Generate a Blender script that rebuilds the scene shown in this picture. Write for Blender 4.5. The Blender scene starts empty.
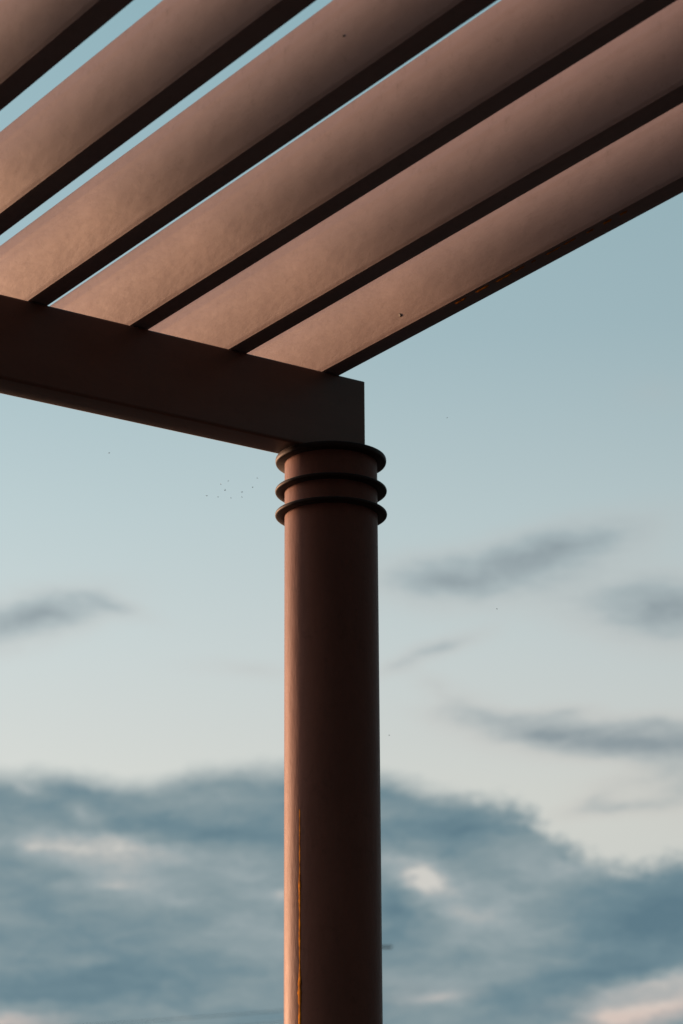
import bpy, bmesh, math, random
from mathutils import Vector, Matrix

random.seed(11)
S = bpy.context.scene
COL = S.collection
R = math.radians
EYE = 1.6                                   # height of the photographer's lens above the paving
HEAD = R(55.6613)                           # compass heading of the view, from +X
RT = Vector((math.sin(HEAD), -math.cos(HEAD), 0.0))
FW = Vector((math.cos(HEAD), math.sin(HEAD), 0.0))
CAM = Vector((-2.9906, -4.4174, EYE))

# ------------------------------------------------------------------ helpers
def tag(o, label=None, cat=None, group=None, kind=None):
    if label: o['label'] = label
    if cat: o['category'] = cat
    if group: o['group'] = group
    if kind: o['kind'] = kind
    return o

def empty(name, loc=(0, 0, 0), parent=None):
    o = bpy.data.objects.new(name, None)
    COL.objects.link(o)
    o.location = loc
    o.empty_display_size = 0.2
    if parent: o.parent = parent
    return o

def obj(name, bm, mat, parent=None, smooth=True, angle=35, loc=None):
    bmesh.ops.recalc_face_normals(bm, faces=bm.faces)
    me = bpy.data.meshes.new(name)
    bm.to_mesh(me)
    bm.free()
    if smooth:
        for p in me.polygons: p.use_smooth = True
        me.set_sharp_from_angle(angle=R(angle))
    me.materials.append(mat)
    o = bpy.data.objects.new(name, me)
    COL.objects.link(o)
    if loc: o.location = loc
    if parent: o.parent = parent
    return o

def lathe(bm, prof, seg=128, centre=(0, 0)):
    """prof: list of (radius, z), bottom to top; open ends with radius 0 are capped"""
    rings = []
    for r, z in prof:
        if r < 1e-6:
            rings.append([bm.verts.new((centre[0], centre[1], z))])
        else:
            rings.append([bm.verts.new((centre[0] + r * math.cos(2 * math.pi * i / seg),
                                        centre[1] + r * math.sin(2 * math.pi * i / seg), z)) for i in range(seg)])
    for a, b in zip(rings, rings[1:]):
        for i in range(seg):
            j = (i + 1) % seg
            if len(a) == 1 and len(b) == 1: continue
            if len(a) == 1: bm.faces.new((a[0], b[i], b[j]))
            elif len(b) == 1: bm.faces.new((a[i], a[j], b[0]))
            else: bm.faces.new((a[i], a[j], b[j], b[i]))
    return rings

def extrude_profile(bm, pts, stations, place):
    """closed profile pts (u,v) swept over stations; place(u,v,s) -> xyz"""
    rows = [[bm.verts.new(place(u, v, s)) for u, v in pts] for s in stations]
    n = len(pts)
    for a, b in zip(rows, rows[1:]):
        for i in range(n):
            j = (i + 1) % n
            bm.faces.new((a[i], a[j], b[j], b[i]))
    bm.faces.new(rows[0]); bm.faces.new(rows[-1])

def round_poly(pts, radii, n=6):
    """round the corners of a closed polygon"""
    out = []
    m = len(pts)
    for i in range(m):
        p = Vector(pts[i]); a = Vector(pts[i - 1]); b = Vector(pts[(i + 1) % m])
        r = radii[i]
        if r <= 0: out.append(tuple(p)); continue
        d1 = (a - p).normalized(); d2 = (b - p).normalized()
        ang = math.acos(max(-1, min(1, d1.dot(d2))))
        t = r / math.tan(ang / 2)
        s = p + d1 * t; e = p + d2 * t
        c = p + (d1 + d2).normalized() * (r / math.sin(ang / 2))
        a0 = math.atan2((s - c).y, (s - c).x); a1 = math.atan2((e - c).y, (e - c).x)
        while a1 - a0 > math.pi: a1 -= 2 * math.pi
        while a1 - a0 < -math.pi: a1 += 2 * math.pi
        for k in range(n + 1):
            q = a0 + (a1 - a0) * k / n
            out.append((c.x + r * math.cos(q), c.y + r * math.sin(q)))
    return out

def tube(bm, pts, rad, seg=8):
    rows = []
    pts = [Vector(p) for p in pts]
    for i, p in enumerate(pts):
        d = (pts[min(i + 1, len(pts) - 1)] - pts[max(i - 1, 0)]).normalized()
        up = Vector((0, 0, 1)) if abs(d.z) < 0.9 else Vector((1, 0, 0))
        x = d.cross(up).normalized(); y = x.cross(d)
        r = rad[i] if isinstance(rad, (list, tuple)) else rad
        rows.append([bm.verts.new(p + (x * math.cos(2 * math.pi * k / seg) + y * math.sin(2 * math.pi * k / seg)) * r) for k in range(seg)])
    for a, b in zip(rows, rows[1:]):
        for k in range(seg):
            l = (k + 1) % seg
            bm.faces.new((a[k], a[l], b[l], b[k]))
    bm.faces.new(rows[0]); bm.faces.new(rows[-1])

# ------------------------------------------------------------------ materials
def new_mat(name):
    m = bpy.data.materials.new(name)
    m.use_nodes = True
    nt = m.node_tree
    b = nt.nodes['Principled BSDF']
    return m, nt, b

def L(nt, a, b): nt.links.new(a, b)

def painted(name, base, var, rough, stretch=(1, 1, 1), bump=0.0006, fine=900, dirt=0.25, coarse_bump=0.0, spec=0.4):
    """brushed metal paint: mottled colour, orange-peel bump, faint grime, streaks along one axis"""
    m, nt, b = new_mat(name)
    N = nt.nodes.new
    tc = N('ShaderNodeTexCoord')
    mp = N('ShaderNodeMapping'); mp.inputs['Scale'].default_value = stretch
    L(nt, tc.outputs['Object'], mp.inputs['Vector'])
    n1 = N('ShaderNodeTexNoise'); n1.inputs['Scale'].default_value = 9; n1.inputs['Detail'].default_value = 8; n1.inputs['Roughness'].default_value = 0.62
    L(nt, mp.outputs[0], n1.inputs['Vector'])
    n2 = N('ShaderNodeTexNoise'); n2.inputs['Scale'].default_value = 60; n2.inputs['Detail'].default_value = 6; n2.inputs['Roughness'].default_value = 0.7
    L(nt, mp.outputs[0], n2.inputs['Vector'])
    r1 = N('ShaderNodeValToRGB')
    r1.color_ramp.elements[0].position = 0.32; r1.color_ramp.elements[0].color = (*var, 1)
    r1.color_ramp.elements[1].position = 0.66; r1.color_ramp.elements[1].color = (*base, 1)
    L(nt, n1.outputs['Fac'], r1.inputs[0])
    # small grime specks
    n3 = N('ShaderNodeTexNoise'); n3.inputs['Scale'].default_value = 34; n3.inputs['Detail'].default_value = 9; n3.inputs['Roughness'].default_value = 0.75
    L(nt, tc.outputs['Object'], n3.inputs['Vector'])
    r3 = N('ShaderNodeValToRGB')
    r3.color_ramp.elements[0].position = 0.28; r3.color_ramp.elements[0].color = (1 - dirt, 1 - dirt, 1 - dirt, 1)
    r3.color_ramp.elements[1].position = 0.46; r3.color_ramp.elements[1].color = (1, 1, 1, 1)
    L(nt, n3.outputs['Fac'], r3.inputs[0])
    mx = N('ShaderNodeMix'); mx.data_type = 'RGBA'; mx.blend_type = 'MULTIPLY'; mx.inputs[0].default_value = 1
    L(nt, r1.outputs[0], mx.inputs[6]); L(nt, r3.outputs[0], mx.inputs[7])
    L(nt, mx.outputs[2], b.inputs['Base Color'])
    mr = N('ShaderNodeMapRange'); mr.inputs[3].default_value = rough - 0.07; mr.inputs[4].default_value = rough + 0.1
    L(nt, n2.outputs['Fac'], mr.inputs[0]); L(nt, mr.outputs[0], b.inputs['Roughness'])
    nf = N('ShaderNodeTexNoise'); nf.inputs['Scale'].default_value = fine; nf.inputs['Detail'].default_value = 3
    L(nt, tc.outputs['Object'], nf.inputs['Vector'])
    bp = N('ShaderNodeBump'); bp.inputs['Strength'].default_value = 1; bp.inputs['Distance'].default_value = bump * 0.25
    L(nt, nf.outputs['Fac'], bp.inputs['Height'])
    bp2 = N('ShaderNodeBump'); bp2.inputs['Strength'].default_value = 1; bp2.inputs['Distance'].default_value = bump
    L(nt, n2.outputs['Fac'], bp2.inputs['Height']); L(nt, bp.outputs[0], bp2.inputs['Normal'])
    last = bp2
    if coarse_bump:
        bp3 = N('ShaderNodeBump'); bp3.inputs['Strength'].default_value = 1; bp3.inputs['Distance'].default_value = coarse_bump
        L(nt, n1.outputs['Fac'], bp3.inputs['Height']); L(nt, last.outputs[0], bp3.inputs['Normal']); last = bp3
    L(nt, last.outputs[0], b.inputs['Normal'])
    b.inputs['Specular IOR Level'].default_value = spec
    return m

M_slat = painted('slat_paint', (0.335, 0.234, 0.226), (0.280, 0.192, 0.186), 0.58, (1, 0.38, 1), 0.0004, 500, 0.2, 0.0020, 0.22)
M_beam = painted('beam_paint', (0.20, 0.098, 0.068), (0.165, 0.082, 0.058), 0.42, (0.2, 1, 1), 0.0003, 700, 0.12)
M_col = painted('column_paint', (0.240, 0.092, 0.062), (0.190, 0.073, 0.050), 0.52, (1, 1, 0.3), 0.0009, 300, 0.2, 0.0, 0.10)
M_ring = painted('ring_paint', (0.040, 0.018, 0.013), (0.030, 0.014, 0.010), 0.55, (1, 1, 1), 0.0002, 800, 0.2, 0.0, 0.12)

for _m in (M_col, M_ring, M_beam):
    _b = _m.node_tree.nodes['Principled BSDF']
    _b.inputs['Sheen Weight'].default_value = 0.5
    _b.inputs['Sheen Roughness'].default_value = 0.25

def glint_mat():  # mottled orange base colour stands in for grazing sunlight
    m, nt, b = new_mat('painted_glint')
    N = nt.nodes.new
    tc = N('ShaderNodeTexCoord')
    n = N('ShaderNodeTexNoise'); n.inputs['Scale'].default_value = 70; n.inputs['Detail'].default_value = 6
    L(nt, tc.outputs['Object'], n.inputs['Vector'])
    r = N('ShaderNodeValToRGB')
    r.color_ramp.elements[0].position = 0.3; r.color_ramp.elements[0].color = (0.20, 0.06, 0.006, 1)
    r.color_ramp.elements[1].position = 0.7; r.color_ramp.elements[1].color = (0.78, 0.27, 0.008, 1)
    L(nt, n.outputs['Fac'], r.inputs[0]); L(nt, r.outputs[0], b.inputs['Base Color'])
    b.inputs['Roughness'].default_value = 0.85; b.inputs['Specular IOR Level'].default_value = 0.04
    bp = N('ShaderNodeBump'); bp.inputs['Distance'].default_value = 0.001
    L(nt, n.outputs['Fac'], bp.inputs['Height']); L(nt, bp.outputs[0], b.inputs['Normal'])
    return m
M_glint = glint_mat()

def simple(name, col, rough, scale=20.0, amt=0.3):
    m, nt, b = new_mat(name)
    N = nt.nodes.new
    tc = N('ShaderNodeTexCoord')
    n = N('ShaderNodeTexNoise'); n.inputs['Scale'].default_value = scale; n.inputs['Detail'].default_value = 6
    L(nt, tc.outputs['Object'], n.inputs['Vector'])
    r = N('ShaderNodeValToRGB')
    r.color_ramp.elements[0].position = 0.3; r.color_ramp.elements[0].color = (*[c * (1 - amt) for c in col], 1)
    r.color_ramp.elements[1].position = 0.7; r.color_ramp.elements[1].color = (*col, 1)
    L(nt, n.outputs['Fac'], r.inputs[0]); L(nt, r.outputs[0], b.inputs['Base Color'])
    b.inputs['Roughness'].default_value = rough
    return m
M_cable = simple('cable_sheath', (0.10, 0.10, 0.10), 0.6)
M_steel = simple('galvanised_steel', (0.7, 0.7, 0.7), 0.55)
M_pole = simple('weathered_timber', (0.16, 0.12, 0.09), 0.85, 8)
M_insect = simple('insect_body', (0.22, 0.20, 0.18), 0.6, 900)
M_hole = simple('dark_screw', (0.03, 0.02, 0.018), 0.5, 300)

# ------------------------------------------------------------------ ground
def ground():
    bm = bmesh.new()
    rad = [0.0, 6, 20, 60, 200, 700, 2500]
    lathe(bm, [(r, 0.0) for r in rad], 64)
    m, nt, b = new_mat('paving')
    N = nt.nodes.new
    tc = N('ShaderNodeTexCoord')
    br = N('ShaderNodeTexBrick'); br.inputs['Scale'].default_value = 1.6; br.inputs['Mortar Size'].default_value = 0.012
    br.inputs['Color1'].default_value = (0.045, 0.038, 0.034, 1); br.inputs['Color2'].default_value = (0.035, 0.03, 0.027, 1); br.inputs['Mortar'].default_value = (0.03, 0.027, 0.024, 1)
    L(nt, tc.outputs['Object'], br.inputs['Vector'])
    n = N('ShaderNodeTexNoise'); n.inputs['Scale'].default_value = 3; n.inputs['Detail'].default_value = 10
    L(nt, tc.outputs['Object'], n.inputs['Vector'])
    mx = N('ShaderNodeMix'); mx.data_type = 'RGBA'; mx.blend_type = 'MULTIPLY'; mx.inputs[0].default_value = 0.7
    L(nt, br.outputs['Color'], mx.inputs[6]); L(nt, n.outputs['Fac'], mx.inputs[7])
    L(nt, mx.outputs[2], b.inputs['Base Color']); b.inputs['Roughness'].default_value = 0.85
    return tag(obj('ground', bm, m, smooth=False), kind='structure')
ground()

# ------------------------------------------------------------------ pergola
Z0 = EYE
ZT = Z0 + 2.0424            # top of the beam
H = 0.1795
YF, YB = -0.042, 0.042
XE = 0.0640
COLR = 0.10
X0, PITCH = -1.47781, 0.23872
XL = -4.62                   # far end of the beam, out of the picture
YN = -6.0                    # rear beam, behind the photographer
Y_END = 0.235

pergola = tag(empty('pergola', (0, 0, 0)),
              'brown painted metal pergola with tilted slats over a beam on a round ringed column', 'pergola')

def ring_profile(zb, zt, ri, ro):
    t = zt - zb; r = 0.003
    p = [(ri, zb)]
    for k in range(9):
        a = -math.pi / 2 + math.pi * k / 8
        p.append((ro - r + r * math.cos(a), (zb + zt) / 2 + (t / 2) * math.sin(a)))
    p.append((ri, zt))
    return p

def column(x, y, main=False):
    bm = bmesh.new()
    top = ZT - H - 0.0130
    prof = [(COLR, 0.012)] + [(COLR, 0.012 + (top - 0.012) * i / 12) for i in range(1, 13)]
    lathe(bm, prof, 160, (0, 0))
    c = obj('column', bm, M_col, pergola, loc=(x, y, 0))
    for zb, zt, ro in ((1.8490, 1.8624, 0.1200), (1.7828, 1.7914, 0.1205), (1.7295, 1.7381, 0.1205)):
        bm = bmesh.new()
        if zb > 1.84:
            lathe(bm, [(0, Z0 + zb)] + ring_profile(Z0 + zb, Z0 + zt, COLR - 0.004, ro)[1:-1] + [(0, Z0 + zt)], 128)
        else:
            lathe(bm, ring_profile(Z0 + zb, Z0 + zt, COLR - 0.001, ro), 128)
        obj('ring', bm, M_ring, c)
    bm = bmesh.new()
    lathe(bm, [(0, 0.0)] + [(0.17, 0.0), (0.17, 0.009), (0.166, 0.012), (0, 0.012)], 64)
    obj('base_plate', bm, M_ring, c)
    return c
col = column(0, 0, True)
column(-4.48, 0); column(0, YN); column(-4.48, YN)

# raised strip with the low sun's glint painted orange, up the lower shaft
def sun_glint(parent):
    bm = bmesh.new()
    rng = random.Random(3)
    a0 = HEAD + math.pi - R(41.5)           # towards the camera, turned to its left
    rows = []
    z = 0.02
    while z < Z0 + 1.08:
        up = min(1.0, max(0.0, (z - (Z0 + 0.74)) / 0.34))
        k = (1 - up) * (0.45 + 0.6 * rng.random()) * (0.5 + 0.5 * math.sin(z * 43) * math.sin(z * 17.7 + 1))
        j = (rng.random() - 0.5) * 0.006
        # wedge section: long flank to the left, short step to the right, sunk a little into the shaft
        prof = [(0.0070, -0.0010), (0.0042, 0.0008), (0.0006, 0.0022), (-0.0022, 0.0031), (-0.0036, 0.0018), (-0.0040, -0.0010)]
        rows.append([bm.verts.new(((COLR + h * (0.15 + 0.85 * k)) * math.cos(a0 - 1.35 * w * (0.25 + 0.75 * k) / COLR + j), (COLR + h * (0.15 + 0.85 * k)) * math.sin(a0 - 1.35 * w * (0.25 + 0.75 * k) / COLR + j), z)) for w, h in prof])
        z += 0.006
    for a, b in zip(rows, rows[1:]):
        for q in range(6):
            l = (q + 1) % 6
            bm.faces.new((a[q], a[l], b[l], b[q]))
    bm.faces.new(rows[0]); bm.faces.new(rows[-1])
    return tag(obj('sun_glint', bm, M_glint, parent), 'thin raised line of painted orange sun glint running up the lit side of the column')
sun_glint(col)

def beam(y0, y1):
    bm = bmesh.new()
    cy = (y0 + y1) / 2; hw = (y1 - y0) / 2
    prof = round_poly([(-hw, ZT - H), (hw, ZT - H), (hw, ZT), (-hw, ZT)], [0.007] * 4, 6)
    st = [XL, XL + 0.004, -3.5, -2.5, -1.5, -0.75, XE - 0.006, XE - 0.0035, XE - 0.0016, XE - 0.0004, XE]
    def place(u, v, s):
        k = 0.0
        if s == XL: k = 0.004
        elif s > XE - 0.006: k = 0.006 - math.sqrt(max(0.0, 0.006 ** 2 - (s - XE + 0.006) ** 2))
        cu = max(-hw + k, min(hw - k, u)); cv = max(ZT - H + k, min(ZT - k, v))
        return (s, cu, cv)
    extrude_profile(bm, prof, st, place)
    o = obj('beam', bm, M_beam, pergola, loc=(0, cy, 0))
    return o
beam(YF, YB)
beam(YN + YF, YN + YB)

# ---- slats: tilted louvres with a flat underside and a bulging face
def slat_profile():
    bl = Vector((0.0, 0.0)); tl = Vector((-0.0456, 0.1232))
    ch = tl - bl; nrm = Vector((-ch.y, ch.x)).normalized()     # to the left of the chord
    pts = []
    # underside, right to left
    pts += [(0.0466, 0.0026), (0.0459, 0.0008), (0.0443, 0.0), (0.030, 0.0), (0.015, 0.0), (0.0022, 0.0), (0.0006, 0.0005)]
    n = 28
    for k in range(0, n + 1):
        t = k / n
        bulge = 0.0092 * 4 * t * (1 - t) * (0.75 + 0.5 * t)
        p = bl + ch * t + nrm * bulge
        if 0.82 < t < 0.89: p += nrm * 0.0006
        if k == 0: p = Vector((0.0, 0.0016))
        pts.append((p.x, p.y))
    # rounded crown and the back
    pts += [(-0.0446, 0.1260), (-0.0412, 0.1284), (-0.034, 0.1298), (-0.024, 0.1288), (-0.013, 0.1255), (-0.006, 0.120)]
    m = 8
    a, b = Vector((-0.001, 0.112)), Vector((0.0466, 0.006))
    for k in range(m):
        pts.append(tuple(a.lerp(b, k / (m - 1))))
    return pts
PROF = slat_profile()

def slat_mesh(seed):
    rng = random.Random(seed)
    bm = bmesh.new()
    ys = [Y_END - 0.0, Y_END - 0.002] + [Y_END - 0.002 - (Y_END - 0.002 - YN + 0.24) * i / 60 for i in range(1, 61)]
    ph = rng.random() * 6
    def place(u, v, s):
        wx = 0.0007 * math.sin(s * 1.7 + ph) + 0.0004 * math.sin(s * 5.1 + ph * 2)
        wz = 0.0005 * math.sin(s * 2.3 + ph * 1.3)
        return (u + wx, s, v + wz + 0.0006)
    extrude_profile(bm, PROF, ys, place)
    return bm

slats = {}
x = X0 + PITCH * 6
k = 6
while x > XL + 0.12:
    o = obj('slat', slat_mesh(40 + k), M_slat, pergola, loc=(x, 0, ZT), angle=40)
    slats[k] = o
    k -= 1; x -= PITCH

# sun glints painted as orange blobs strung along the underside of the outermost slat
def glint_dashes(parent):
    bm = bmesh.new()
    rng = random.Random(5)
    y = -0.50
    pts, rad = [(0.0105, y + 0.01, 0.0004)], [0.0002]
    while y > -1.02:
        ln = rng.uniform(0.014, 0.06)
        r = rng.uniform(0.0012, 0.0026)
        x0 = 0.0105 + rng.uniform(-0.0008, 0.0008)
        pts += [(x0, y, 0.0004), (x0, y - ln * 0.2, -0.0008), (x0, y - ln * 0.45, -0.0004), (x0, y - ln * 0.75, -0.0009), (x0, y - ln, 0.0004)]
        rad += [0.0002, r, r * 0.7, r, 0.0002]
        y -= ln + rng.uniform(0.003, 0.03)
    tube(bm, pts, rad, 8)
    return tag(obj('sun_glint', bm, M_glint, parent), 'broken line of painted orange sun glints under the outermost slat')
glint_dashes(slats[6])

def face_point(t):
    bl = Vector((0.0, 0.0)); tl = Vector((-0.0456, 0.1232)); ch = tl - bl
    nrm = Vector((-ch.y, ch.x)).normalized()
    p = bl + ch * t + nrm * (0.0092 * 4 * t * (1 - t) * (0.75 + 0.5 * t))
    return p, nrm

def screw(parent, y, t, r=0.0035, sy=1.0):
    p, n = face_point(t)
    bm = bmesh.new()
    lathe(bm, [(0, -0.002), (r, -0.002), (r, 0.0006), (r * 0.75, 0.0014), (0, 0.0014)], 20)
    for v in bm.verts: v.co.y *= sy
    nv = Vector((n.x, 0, n.y)).normalized()
    q = Vector((0, 0, 1)).rotation_difference(nv)
    bmesh.ops.transform(bm, matrix=Matrix.Translation((p.x, y, p.y)) @ q.to_matrix().to_4x4(), verts=bm.verts)
    return obj('screw', bm, M_hole, parent)
screw(slats[6], -0.345, 0.20, 0.0040, 1.0)
screw(slats[3], -1.215, 0.5, 0.0022)
for q, t in ((4, -0.032), (2, 0.028)):      # no two slats were fixed at quite the same tilt
    slats[q].rotation_euler[1] = t
    slats[q].location.z += 0.0014

# ------------------------------------------------------------------ insects hovering near the collar
def ae_point(A, E, dist):
    """a point seen from the photographer's spot at bearing A (deg right of the view) and elevation E"""
    a = HEAD - R(A)
    return CAM + Vector((math.cos(a) * math.cos(R(E)), math.sin(a) * math.cos(R(E)), math.sin(R(E)))) * dist

def insect_mesh():
    bm = bmesh.new()
    lathe(bm, [(0, -0.0026), (0.0006, -0.0020), (0.0008, -0.0006), (0.0010, 0.0006), (0.0006, 0.0013), (0.0007, 0.0019), (0, 0.0025)], 10)
    for s in (-1, 1):                                  # two wings, thin but solid
        up = [bm.verts.new((0.0005 * s, 0.0002, 0.0008)), bm.verts.new((0.0030 * s, 0.0012, 0.0012)),
              bm.verts.new((0.0034 * s, 0.0013, -0.0004)), bm.verts.new((0.0006 * s, 0.0002, -0.0002))]
        dn = [bm.verts.new(v.co - Vector((0, 0.00015, 0))) for v in up]
        bm.faces.new(up); bm.faces.new(dn[::-1])
        for i in range(4):
            j = (i + 1) % 4
            bm.faces.new((up[i], dn[i], dn[j], up[j]))
    return bm
ins0 = obj('insect', insect_mesh(), M_insect)
SW = [(-2.62, 18.75), (-2.79, 18.68), (-2.69, 18.55), (-2.85, 18.40), (-2.55, 18.38), (-2.30, 18.51),
      (-2.30, 18.40), (-1.95, 18.82), (-2.05, 18.62), (-3.11, 18.42)]
LONE = [(-5.38, 19.32, 'tiny dark insect hovering alone in clear sky under the beam'),
        (2.48, 20.11, 'tiny dark insect hovering in blue sky right of the beam end'),
        (1.04, 13.18, 'tiny dark insect hovering close to the right edge of the column shaft'),
        (3.53, 15.90, 'tiny dark insect hovering beneath the pair of long grey clouds')]
for i, (A, E) in enumerate(SW):
    o = ins0 if i == 0 else ins0.copy()
    if i: COL.objects.link(o)
    o.location = ae_point(A, E, 5.2 + random.uniform(-0.25, 0.25))
    o.rotation_euler = (random.uniform(0.3, 1.4), random.uniform(-0.6, 0.6), random.uniform(0, 6.28))
    q = random.uniform(0.4, 0.65); o.scale = (q, q, q)
    tag(o, 'tiny insect in the loose swarm hovering left of the column rings', 'insect', 'insects swarming left of the column')
for A, E, lab in LONE:
    o = ins0.copy(); COL.objects.link(o)
    o.location = ae_point(A, E, 5.3)
    o.rotation_euler = (random.uniform(0.3, 1.4), random.uniform(-0.6, 0.6), random.uniform(0, 6.28))
    o.scale = (0.55, 0.55, 0.55)
    tag(o, lab, 'insect')
    if 'group' in o: del o['group']

# ------------------------------------------------------------------ utility pole far behind the column, and its cables
PD = 42.0
def flat(A, dist):
    a = HEAD - R(A)
    return Vector((CAM.x + math.cos(a) * dist, CAM.y + math.sin(a) * dist, 0))
pbase = flat(-0.15, PD)
def utility_pole(base, label):
    p = tag(empty('utility_pole', base), label, 'utility pole')
    bm = bmesh.new(); lathe(bm, [(0, 0), (0.15, 0), (0.115, 8.3), (0, 8.32)], 20)
    obj('pole_shaft', bm, M_pole, p)
    bm = bmesh.new()
    prof = round_poly([(-0.02, -0.02), (0.02, -0.02), (0.02, 0.02), (-0.02, 0.02)], [0.004] * 4, 3)
    extrude_profile(bm, prof, [-0.62, 0.88], lambda u, v, s: tuple(RT * s + FW * (u - 0.19) + Vector((0, 0, 7.93 + v))))
    obj('crossarm', bm, M_steel, p)
    return p
utility_pole(pbase, 'timber utility pole far behind the column, only its crossarm tip showing')
def cable(a, b, sag, label, r=0.0045):
    bm = bmesh.new()
    pts = []
    for i in range(41):
        t = i / 40
        q = a.lerp(b, t); q.z -= sag * 4 * t * (1 - t)
        pts.append(q - a)
    tube(bm, pts, r, 6)
    o = obj('power_cable', bm, M_cable, loc=a)
    return tag(o, label, 'cable')
def at(base, z, off=0.0): return Vector((base.x, base.y, z)) + FW * off
pl = flat(-26, 62.0); pr = flat(16, 120.0)
tag(utility_pole(pl, 'timber utility pole out to the left of the pergola'), None)
tag(utility_pole(pr, 'timber utility pole out to the right of the pergola'), None)
cable(at(pbase, 7.00, -0.16), at(pl, 8.9 - 0.8, -0.16), 0.35, 'upper of two thin dark cables low in the sky left of the column')
cable(at(pbase, 6.82, -0.16), at(pl, 7.8, -0.16), 0.35, 'lower of two thin dark cables low in the sky left of the column')
cable(at(pbase, 6.98, 0.16), at(pr, 7.9, -0.16), 0.7, 'upper of two thin dark cables dropping right behind the column foot')
cable(at(pbase, 6.80, 0.16), at(pr, 7.6, -0.16), 0.7, 'lower of two thin dark cables dropping right behind the column foot')

# ------------------------------------------------------------------ sky
SUN_A, SUN_E = -48.0, 3.0                    # bearing relative to the view (left), elevation
sun_az = HEAD - R(SUN_A)
SUN = Vector((math.cos(sun_az) * math.cos(R(SUN_E)), math.sin(sun_az) * math.cos(R(SUN_E)), math.sin(R(SUN_E))))

def lin(c):
    return tuple((v / 255 / 12.92) if v / 255 <= 0.04045 else ((v / 255 + 0.055) / 1.055) ** 2.4 for v in c)

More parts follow.
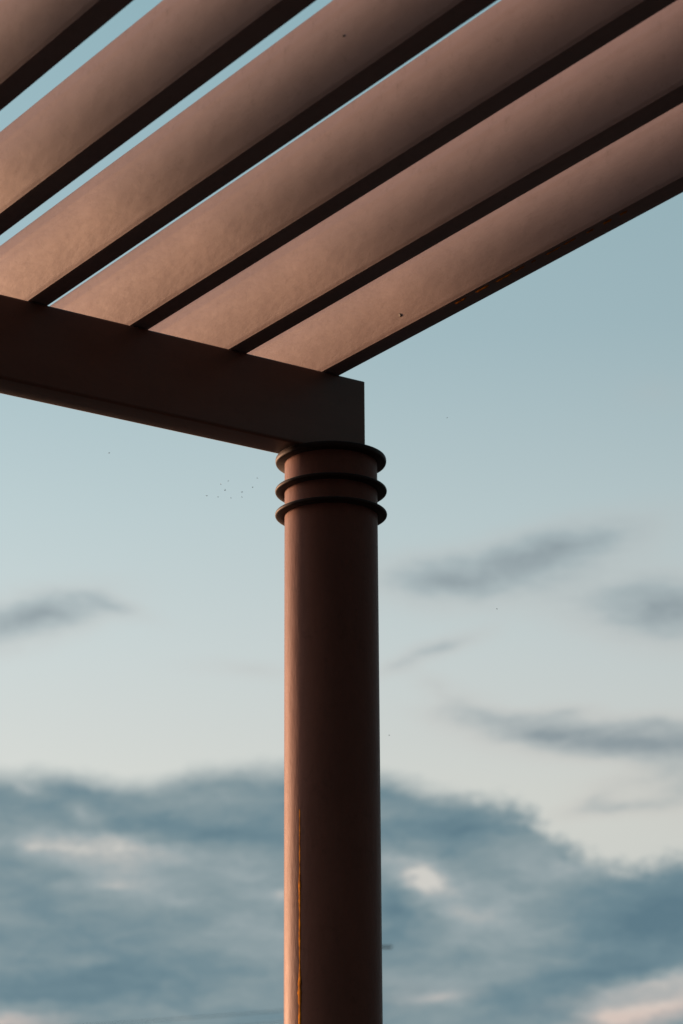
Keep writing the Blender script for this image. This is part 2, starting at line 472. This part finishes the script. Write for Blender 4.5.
def sky():
    w = bpy.data.worlds.new('World')
    S.world = w
    w.use_nodes = True
    nt = w.node_tree
    nt.nodes.clear()
    N = nt.nodes.new
    def val(sock, v):
        if hasattr(v, 'links') or isinstance(v, bpy.types.NodeSocket): L(nt, v, sock)
        else: sock.default_value = v
    def math_(op, a, b=0.0, c=None, clamp=False):
        n = N('ShaderNodeMath'); n.operation = op; n.use_clamp = clamp
        val(n.inputs[0], a); val(n.inputs[1], b)
        if c is not None: val(n.inputs[2], c)
        return n.outputs[0]
    def dot(a, vec):
        n = N('ShaderNodeVectorMath'); n.operation = 'DOT_PRODUCT'
        L(nt, a, n.inputs[0]); n.inputs[1].default_value = vec
        return n.outputs['Value']
    def maprange(x, a, b, c, d, mode='SMOOTHSTEP'):
        n = N('ShaderNodeMapRange'); n.interpolation_type = mode
        val(n.inputs['Value'], x)
        for i, v in zip((1, 2, 3, 4), (a, b, c, d)): n.inputs[i].default_value = v
        return n.outputs[0]
    def mix(fac, a, b, blend='MIX', clampf=True):
        n = N('ShaderNodeMix'); n.data_type = 'RGBA'; n.blend_type = blend; n.clamp_factor = clampf
        val(n.inputs[0], fac)
        for s, v in ((n.inputs[6], a), (n.inputs[7], b)):
            if isinstance(v, tuple): s.default_value = (*v, 1)
            else: L(nt, v, s)
        return n.outputs[2]
    def comb(x, y, z=0.0):
        n = N('ShaderNodeCombineXYZ'); val(n.inputs[0], x); val(n.inputs[1], y); val(n.inputs[2], z)
        return n.outputs[0]
    def vadd(a, b):
        n = N('ShaderNodeVectorMath'); n.operation = 'ADD'; L(nt, a, n.inputs[0]); val(n.inputs[1], b)
        return n.outputs[0]
    def noise(vec, scale, detail=5, rough=0.55, stretch=(1, 1, 1), off=(0, 0, 0), color=False):
        m = N('ShaderNodeMapping'); m.inputs['Scale'].default_value = stretch; m.inputs['Location'].default_value = off
        L(nt, vec, m.inputs['Vector'])
        n = N('ShaderNodeTexNoise'); n.inputs['Scale'].default_value = scale; n.inputs['Detail'].default_value = detail; n.inputs['Roughness'].default_value = rough
        L(nt, m.outputs[0], n.inputs['Vector'])
        return n.outputs['Color' if color else 'Fac']
    def ramp(x, stops):
        n = N('ShaderNodeValToRGB')
        el = n.color_ramp.elements
        el[0].position, el[0].color = stops[0][0], (*stops[0][1], 1)
        el[1].position, el[1].color = stops[-1][0], (*stops[-1][1], 1)
        for p, c in stops[1:-1]:
            e = el.new(p); e.color = (*c, 1)
        val(n.inputs[0], x)
        return n.outputs[0]

    tc = N('ShaderNodeTexCoord')
    D = tc.outputs['Generated']
    dx = dot(D, tuple(RT)); dy = dot(D, tuple(FW)); dz = dot(D, (0, 0, 1))
    A = math_('MULTIPLY', math_('ARCTAN2', dx, dy), 57.29578)
    E = math_('MULTIPLY', math_('ARCSINE', dz), 57.29578)
    Q = comb(A, E)
    # warped coordinates for the cloud shapes
    nc = noise(Q, 0.75, 6, 0.6, (0.7, 1.5, 1), (3.1, 7.7, 0), True)
    wv = N('ShaderNodeVectorMath'); wv.operation = 'MULTIPLY_ADD'
    L(nt, nc, wv.inputs[0]); wv.inputs[1].default_value = (1.5, 0.62, 0); wv.inputs[2].default_value = (-0.75, -0.31, 0)
    nc2 = noise(Q, 0.75, 5, 0.62, (2.2, 4.0, 1), (13.1, 2.7, 0), True)
    wv2 = N('ShaderNodeVectorMath'); wv2.operation = 'MULTIPLY_ADD'
    L(nt, nc2, wv2.inputs[0]); wv2.inputs[1].default_value = (0.5, 0.26, 0); wv2.inputs[2].default_value = (-0.25, -0.13, 0)
    QW = vadd(vadd(Q, wv.outputs[0]), wv2.outputs[0])

    def blobs(items, vec, grow=1.75):
        acc = 0.0
        for a, e, sa, se, rot, k in items:
            m = N('ShaderNodeMapping'); m.vector_type = 'TEXTURE'
            m.inputs['Location'].default_value = (a, e, 0); m.inputs['Rotation'].default_value = (0, 0, R(rot)); m.inputs['Scale'].default_value = (sa * grow, se * grow, 1)
            L(nt, vec, m.inputs['Vector'])
            g = N('ShaderNodeTexGradient'); g.gradient_type = 'QUADRATIC_SPHERE'
            L(nt, m.outputs[0], g.inputs['Vector'])
            acc = math_('MULTIPLY_ADD', g.outputs['Fac'], k * 1.6, acc)
        return acc

    SMALL = [(5.05, 17.2, 1.82, 0.42, 10, 0.46), (4.09, 17.05, 1.25, 0.29, 5, 0.18), (2.55, 16.5, 1.64, 0.42, -3, 0.45), (7.3, 15.8, 1.45, 0.58, -4, 0.62),
             (2.22, 15.07, 0.91, 0.18, 16, 0.26), (1.42, 14.77, 0.68, 0.13, 24, 0.12), (6.75, 12.93, 2.27, 0.31, -3, 0.66), (4.5, 13.2, 1.59, 0.22, -9, 0.45),
             (5.0, 13.62, 0.55, 0.15, 0, 0.25), (6.99, 13.34, 0.68, 0.18, 0, 0.25), (3.09, 13.61, 0.82, 0.15, -4, 0.2), (-7.5, 15.55, 1.6, 0.42, 14, 0.48),
             (-6.7, 15.8, 0.68, 0.26, 0, 0.22), (-5.39, 15.97, 0.77, 0.15, -14, 0.24), (6.25, 11.51, 0.95, 0.15, 4, 0.32), (5.62, 11.69, 0.59, 0.22, 25, 0.16),
             (7.59, 12.03, 0.64, 0.53, 0, 0.3), (6.6, 12.1, 1.0, 0.26, 6, 0.14), (-2.09, 14.61, 1.0, 0.15, -2, 0.13), (2.11, 14.2, 0.59, 0.22, -30, 0.14),
             (2.76, 13.93, 0.55, 0.18, 0, 0.12), (7.32, 20.45, 0.59, 0.31, 0, 0.06)]
    LIGHT = [(-4.72, 10.69, 2.27, 0.35, -2, 0.55), (-5.14, 9.93, 1.7, 0.29, -6, 0.42), (-6.47, 10.75, 1.59, 0.22, 0, 0.3), (1.91, 9.95, 0.59, 0.48, -25, 0.95),
             (1.58, 10.21, 0.5, 0.22, 0, 0.45), (1.14, 10.52, 1.14, 0.31, -4, 0.35), (4.77, 10.25, 1.36, 0.26, -6, 0.25), (2.77, 9.27, 1.7, 0.88, 10, 0.32),
             (1.22, 7.8, 0.91, 0.31, 0, 0.15), (6.94, 7.23, 1.7, 0.33, 14, 0.85), (5.79, 7.08, 0.59, 0.22, 0, 0.5), (6.74, 7.72, 1.82, 0.2, 10, 0.4),
             (-1.4, 9.78, 0.5, 0.24, 0, 0.4), (1.91, 7.56, 0.82, 0.18, 10, 0.32), (-7.26, 6.96, 1.14, 0.18, 0, 0.5), (-5.75, 11.49, 0.41, 0.2, -30, 0.35),
             (-7.09, 12.03, 0.59, 0.15, -12, 0.35), (-2.28, 9.09, 1.82, 0.31, 0, 0.16), (-3.6, 9.51, 1.36, 0.26, 0, 0.15), (4.49, 8.29, 1.14, 0.22, 10, 0.15)]
    DARK = [(-2.29, 11.18, 2.5, 0.53, -3, 0.35), (2.48, 11.11, 1.82, 0.7, -4, 0.3), (6.47, 8.99, 2.5, 1.32, 8, 0.5), (1.24, 9.29, 0.91, 0.75, 0, 0.4),
            (-5.74, 7.95, 3.41, 0.79, -2, 0.4), (4.75, 9.46, 1.36, 0.44, 0, 0.2), (-6.88, 9.8, 1.59, 0.44, 0, 0.2), (4.25, 7.23, 1.59, 0.39, 0, 0.25)]

    # clear sky: physical sky plus a graded dusk veil
    nish = N('ShaderNodeTexSky'); nish.sky_type = 'NISHITA'; nish.sun_disc = False
    nish.sun_elevation = R(SUN_E)
    nish.sun_rotation = math.pi / 2 - sun_az
    nish.air_density = 1.0; nish.dust_density = 1.5; nish.ozone_density = 1.5
    nb = N('ShaderNodeVectorMath'); nb.operation = 'SCALE'; L(nt, nish.outputs[0], nb.inputs[0]); nb.inputs['Scale'].default_value = NISH
    e01 = maprange(E, 0, 90, 0, 1, 'LINEAR')
    veil = ramp(e01, [(0.0, lin((206, 202, 196))), (11.8 / 90, lin((214, 216, 210))), (13.2 / 90, lin((208, 213, 210))), (15 / 90, lin((201, 211, 211))),
                      (18 / 90, lin((187, 204, 207))), (22 / 90, lin((164, 189, 196))), (29 / 90, lin((145, 178, 187))), (45 / 90, lin((100, 138, 152))), (1.0, lin((70, 104, 124)))])
    xa = HEAD - R(-34.0)
    ts = dot(D, (math.cos(xa), math.sin(xa), 0.0))
    dim = maprange(ts, -1.0, 0.70, 0.25, 1.12)
    dim = math_('MULTIPLY', dim, maprange(A, -50, 50, 1.40, 0.58, 'LINEAR'))
    veil = mix(1.0, veil, dim, 'MULTIPLY')
    base = mix(VEIL, nb.outputs[0], veil)

    # small drifting clouds, cool on top and pinkish beneath
    wh = N('ShaderNodeVectorMath'); wh.operation = 'SCALE'; L(nt, wv.outputs[0], wh.inputs[0]); wh.inputs['Scale'].default_value = 0.55
    wh2 = N('ShaderNodeVectorMath'); wh2.operation = 'SCALE'; L(nt, wv2.outputs[0], wh2.inputs[0]); wh2.inputs['Scale'].default_value = 0.6
    QS = vadd(vadd(Q, wh.outputs[0]), wh2.outputs[0])
    sm = blobs(SMALL, QS, 2.6)
    smn = noise(Q, 1.3, 6, 0.6, (0.8, 2.2, 1), (5, 1, 0))
    smm = math_('MULTIPLY', sm, maprange(smn, 0.3, 0.62, 0.8, 1.1), clamp=True)
    cool, warm = lin((138, 151, 157)), lin((190, 180, 175))
    scol = mix(maprange(smm, 0.08, 0.5, 1.0, 0.0), cool, warm)
    base = mix(math_('MULTIPLY', smm, 0.95, clamp=True), base, scol)

    # the cloud bank along the horizon
    pts = [(-180, 10.9), (-40, 11.2), (-20, 11.7), (-11.96, 12.13), (-8.9, 12.33), (-7.6, 12.26), (-6.3, 12.28), (-5.4, 12.13), (-4.08, 12.16), (-3.19, 12.39), (-1.32, 12.50),
           (0.0, 12.42), (1.05, 12.25), (2.16, 11.93), (3.3, 11.74), (3.9, 11.55), (4.5, 11.1), (5.1, 10.65), (5.7, 10.32), (6.2, 10.24),
           (6.75, 10.33), (7.47, 10.42), (10.0, 10.7), (18, 11.4), (40, 10.5), (180, 10.9)]
    def to01(a):                                   # stretch the middle of the circle so the curve resolves it
        return 0.5 + 0.5 * math.tanh(a / 9.0)
    th = math_('MULTIPLY_ADD', math_('TANH', math_('DIVIDE', A_w := vsplit(nt, QW)[0], 9.0)), 0.5, 0.5)
    fc = N('ShaderNodeFloatCurve')
    cm = fc.mapping
    c = cm.curves[0]
    cm.clip_min_y = 0; cm.clip_max_y = 1
    P = [(to01(a), (e - 9.0) / 5.0) for a, e in pts]
    c.points[0].location = P[0]; c.points[1].location = P[-1]
    for q in P[1:-1]:
        c.points.new(*q)
    for q in c.points: q.handle_type = 'AUTO'
    cm.update()
    L(nt, th, fc.inputs['Value'])
    top = math_('MULTIPLY_ADD', fc.outputs[0], 5.0, 9.0)
    Ew = vsplit(nt, QS)[1]
    edge = math_('SUBTRACT', top, Ew)
    puff = noise(Q, 1.1, 7, 0.62, (1.2, 1.8, 1), (9, 4, 0))
    edge = math_('MULTIPLY_ADD', math_('ADD', puff, -0.5), maprange(A, 1.0, 4.0, 0.28, 0.6), math_('ADD', edge, 0.10))
    rag = noise(Q, 2.6, 6, 0.6, (1.0, 1.6, 1), (1, 14, 0))
    edge = math_('MULTIPLY_ADD', math_('ADD', rag, -0.5), maprange(A, 1.5, 4.0, 0.0, 0.75), edge)
    bank = maprange(edge, -0.24, 0.48, 0.0, 1.0)
    lt = blobs(LIGHT, QW, 2.0); dk = blobs(DARK, QW)
    streak = noise(QW, 0.55, 7, 0.58, (0.55, 2.0, 1), (2, 8, 0))
    tone = math_('ADD', math_('SUBTRACT', math_('MULTIPLY_ADD', streak, 0.95, -0.13), math_('MULTIPLY', dk, 0.46)), math_('MULTIPLY', lt, math_('MULTIPLY_ADD', puff, 0.9, 0.16)))
    billow = noise(QW, 2.3, 6, 0.62, (0.75, 1.7, 1), (4, 6, 0))
    tone = math_('ADD', tone, math_('MULTIPLY_ADD', billow, 0.26, -0.12))
    bcol = ramp(tone, [(0.0, lin((87, 117, 131))), (0.2, lin((104, 131, 142))), (0.40, lin((128, 147, 153))), (0.58, lin((148, 162, 166))), (0.8, lin((174, 178, 177))), (1.0, lin((204, 202, 196)))])
    # sunlit edges low on the right pick up pink
    pinkm = math_('MULTIPLY', maprange(E, 6.0, 8.4, 1.0, 0.0), math_('MULTIPLY', lt, 0.9, clamp=True))
    bcol = mix(pinkm, bcol, lin((214, 186, 174)))
    bcol = mix(1.0, bcol, maprange(ts, -1.0, 0.70, 0.33, 1.03), 'MULTIPLY')
    base = mix(math_('MULTIPLY', bank, 0.97), base, bcol)

    # the sunset itself, out of the picture on the left: a broad glow low over the horizon
    ga = HEAD - R(-66.0)
    tg = dot(D, (math.cos(ga) * math.cos(R(3)), math.sin(ga) * math.cos(R(3)), math.sin(R(3))))
    gl = maprange(tg, GLOW_LO, 1.0, 0.0, 1.0, 'SMOOTHERSTEP')
    glow = mix(1.0, tuple(GLOW), gl, 'MULTIPLY')
    base = mix(1.0, base, glow, 'ADD', False)
    # below the horizon
    base = mix(maprange(E, -1.0, 0.0, 1.0, 0.0), base, (0.05, 0.05, 0.05))
    bg = N('ShaderNodeBackground'); L(nt, base, bg.inputs['Color']); bg.inputs['Strength'].default_value = 0.435
    out = N('ShaderNodeOutputWorld'); L(nt, bg.outputs[0], out.inputs[0])

def vsplit(nt, v):
    n = nt.nodes.new('ShaderNodeSeparateXYZ'); nt.links.new(v, n.inputs[0])
    return n.outputs

NISH, VEIL = 0.06, 0.85
GLOW, GLOW_LO = (1.3, 0.85, 0.68), 0.68
sky()

sl = bpy.data.lights.new('sun', 'SUN')
sl.energy = 3.05
sl.angle = R(9.0)
sl.color = (1.0, 0.56, 0.33)
so = bpy.data.objects.new('sun', sl)
COL.objects.link(so)
so.rotation_euler = SUN.to_track_quat('Z', 'Y').to_euler()

# ------------------------------------------------------------------ camera
cd = bpy.data.cameras.new('camera')
co = bpy.data.objects.new('camera', cd)
COL.objects.link(co)
p, r = R(18.0751), R(-0.3195)
F = FW * math.cos(p) + Vector((0, 0, math.sin(p)))
U = -FW * math.sin(p) + Vector((0, 0, math.cos(p)))
r2 = RT * math.cos(r) + U * math.sin(r)
u2 = -RT * math.sin(r) + U * math.cos(r)
m = Matrix.Identity(4)
for i in range(3):
    m[i][0], m[i][1], m[i][2], m[i][3] = r2[i], u2[i], -F[i], CAM[i]
co.matrix_world = m
cd.sensor_fit = 'VERTICAL'
cd.sensor_height = 36.0
cd.lens = 2610.57 / 1024 * 36.0
cd.clip_start = 0.05; cd.clip_end = 6000
cd.dof.use_dof = True
cd.dof.focus_distance = 5.45
cd.dof.aperture_fstop = 6.3
S.camera = co

S.render.engine = 'CYCLES'
S.view_settings.view_transform = 'Standard'
S.view_settings.look = 'None'
S.view_settings.exposure = 1.2
S.view_settings.gamma = 1.0
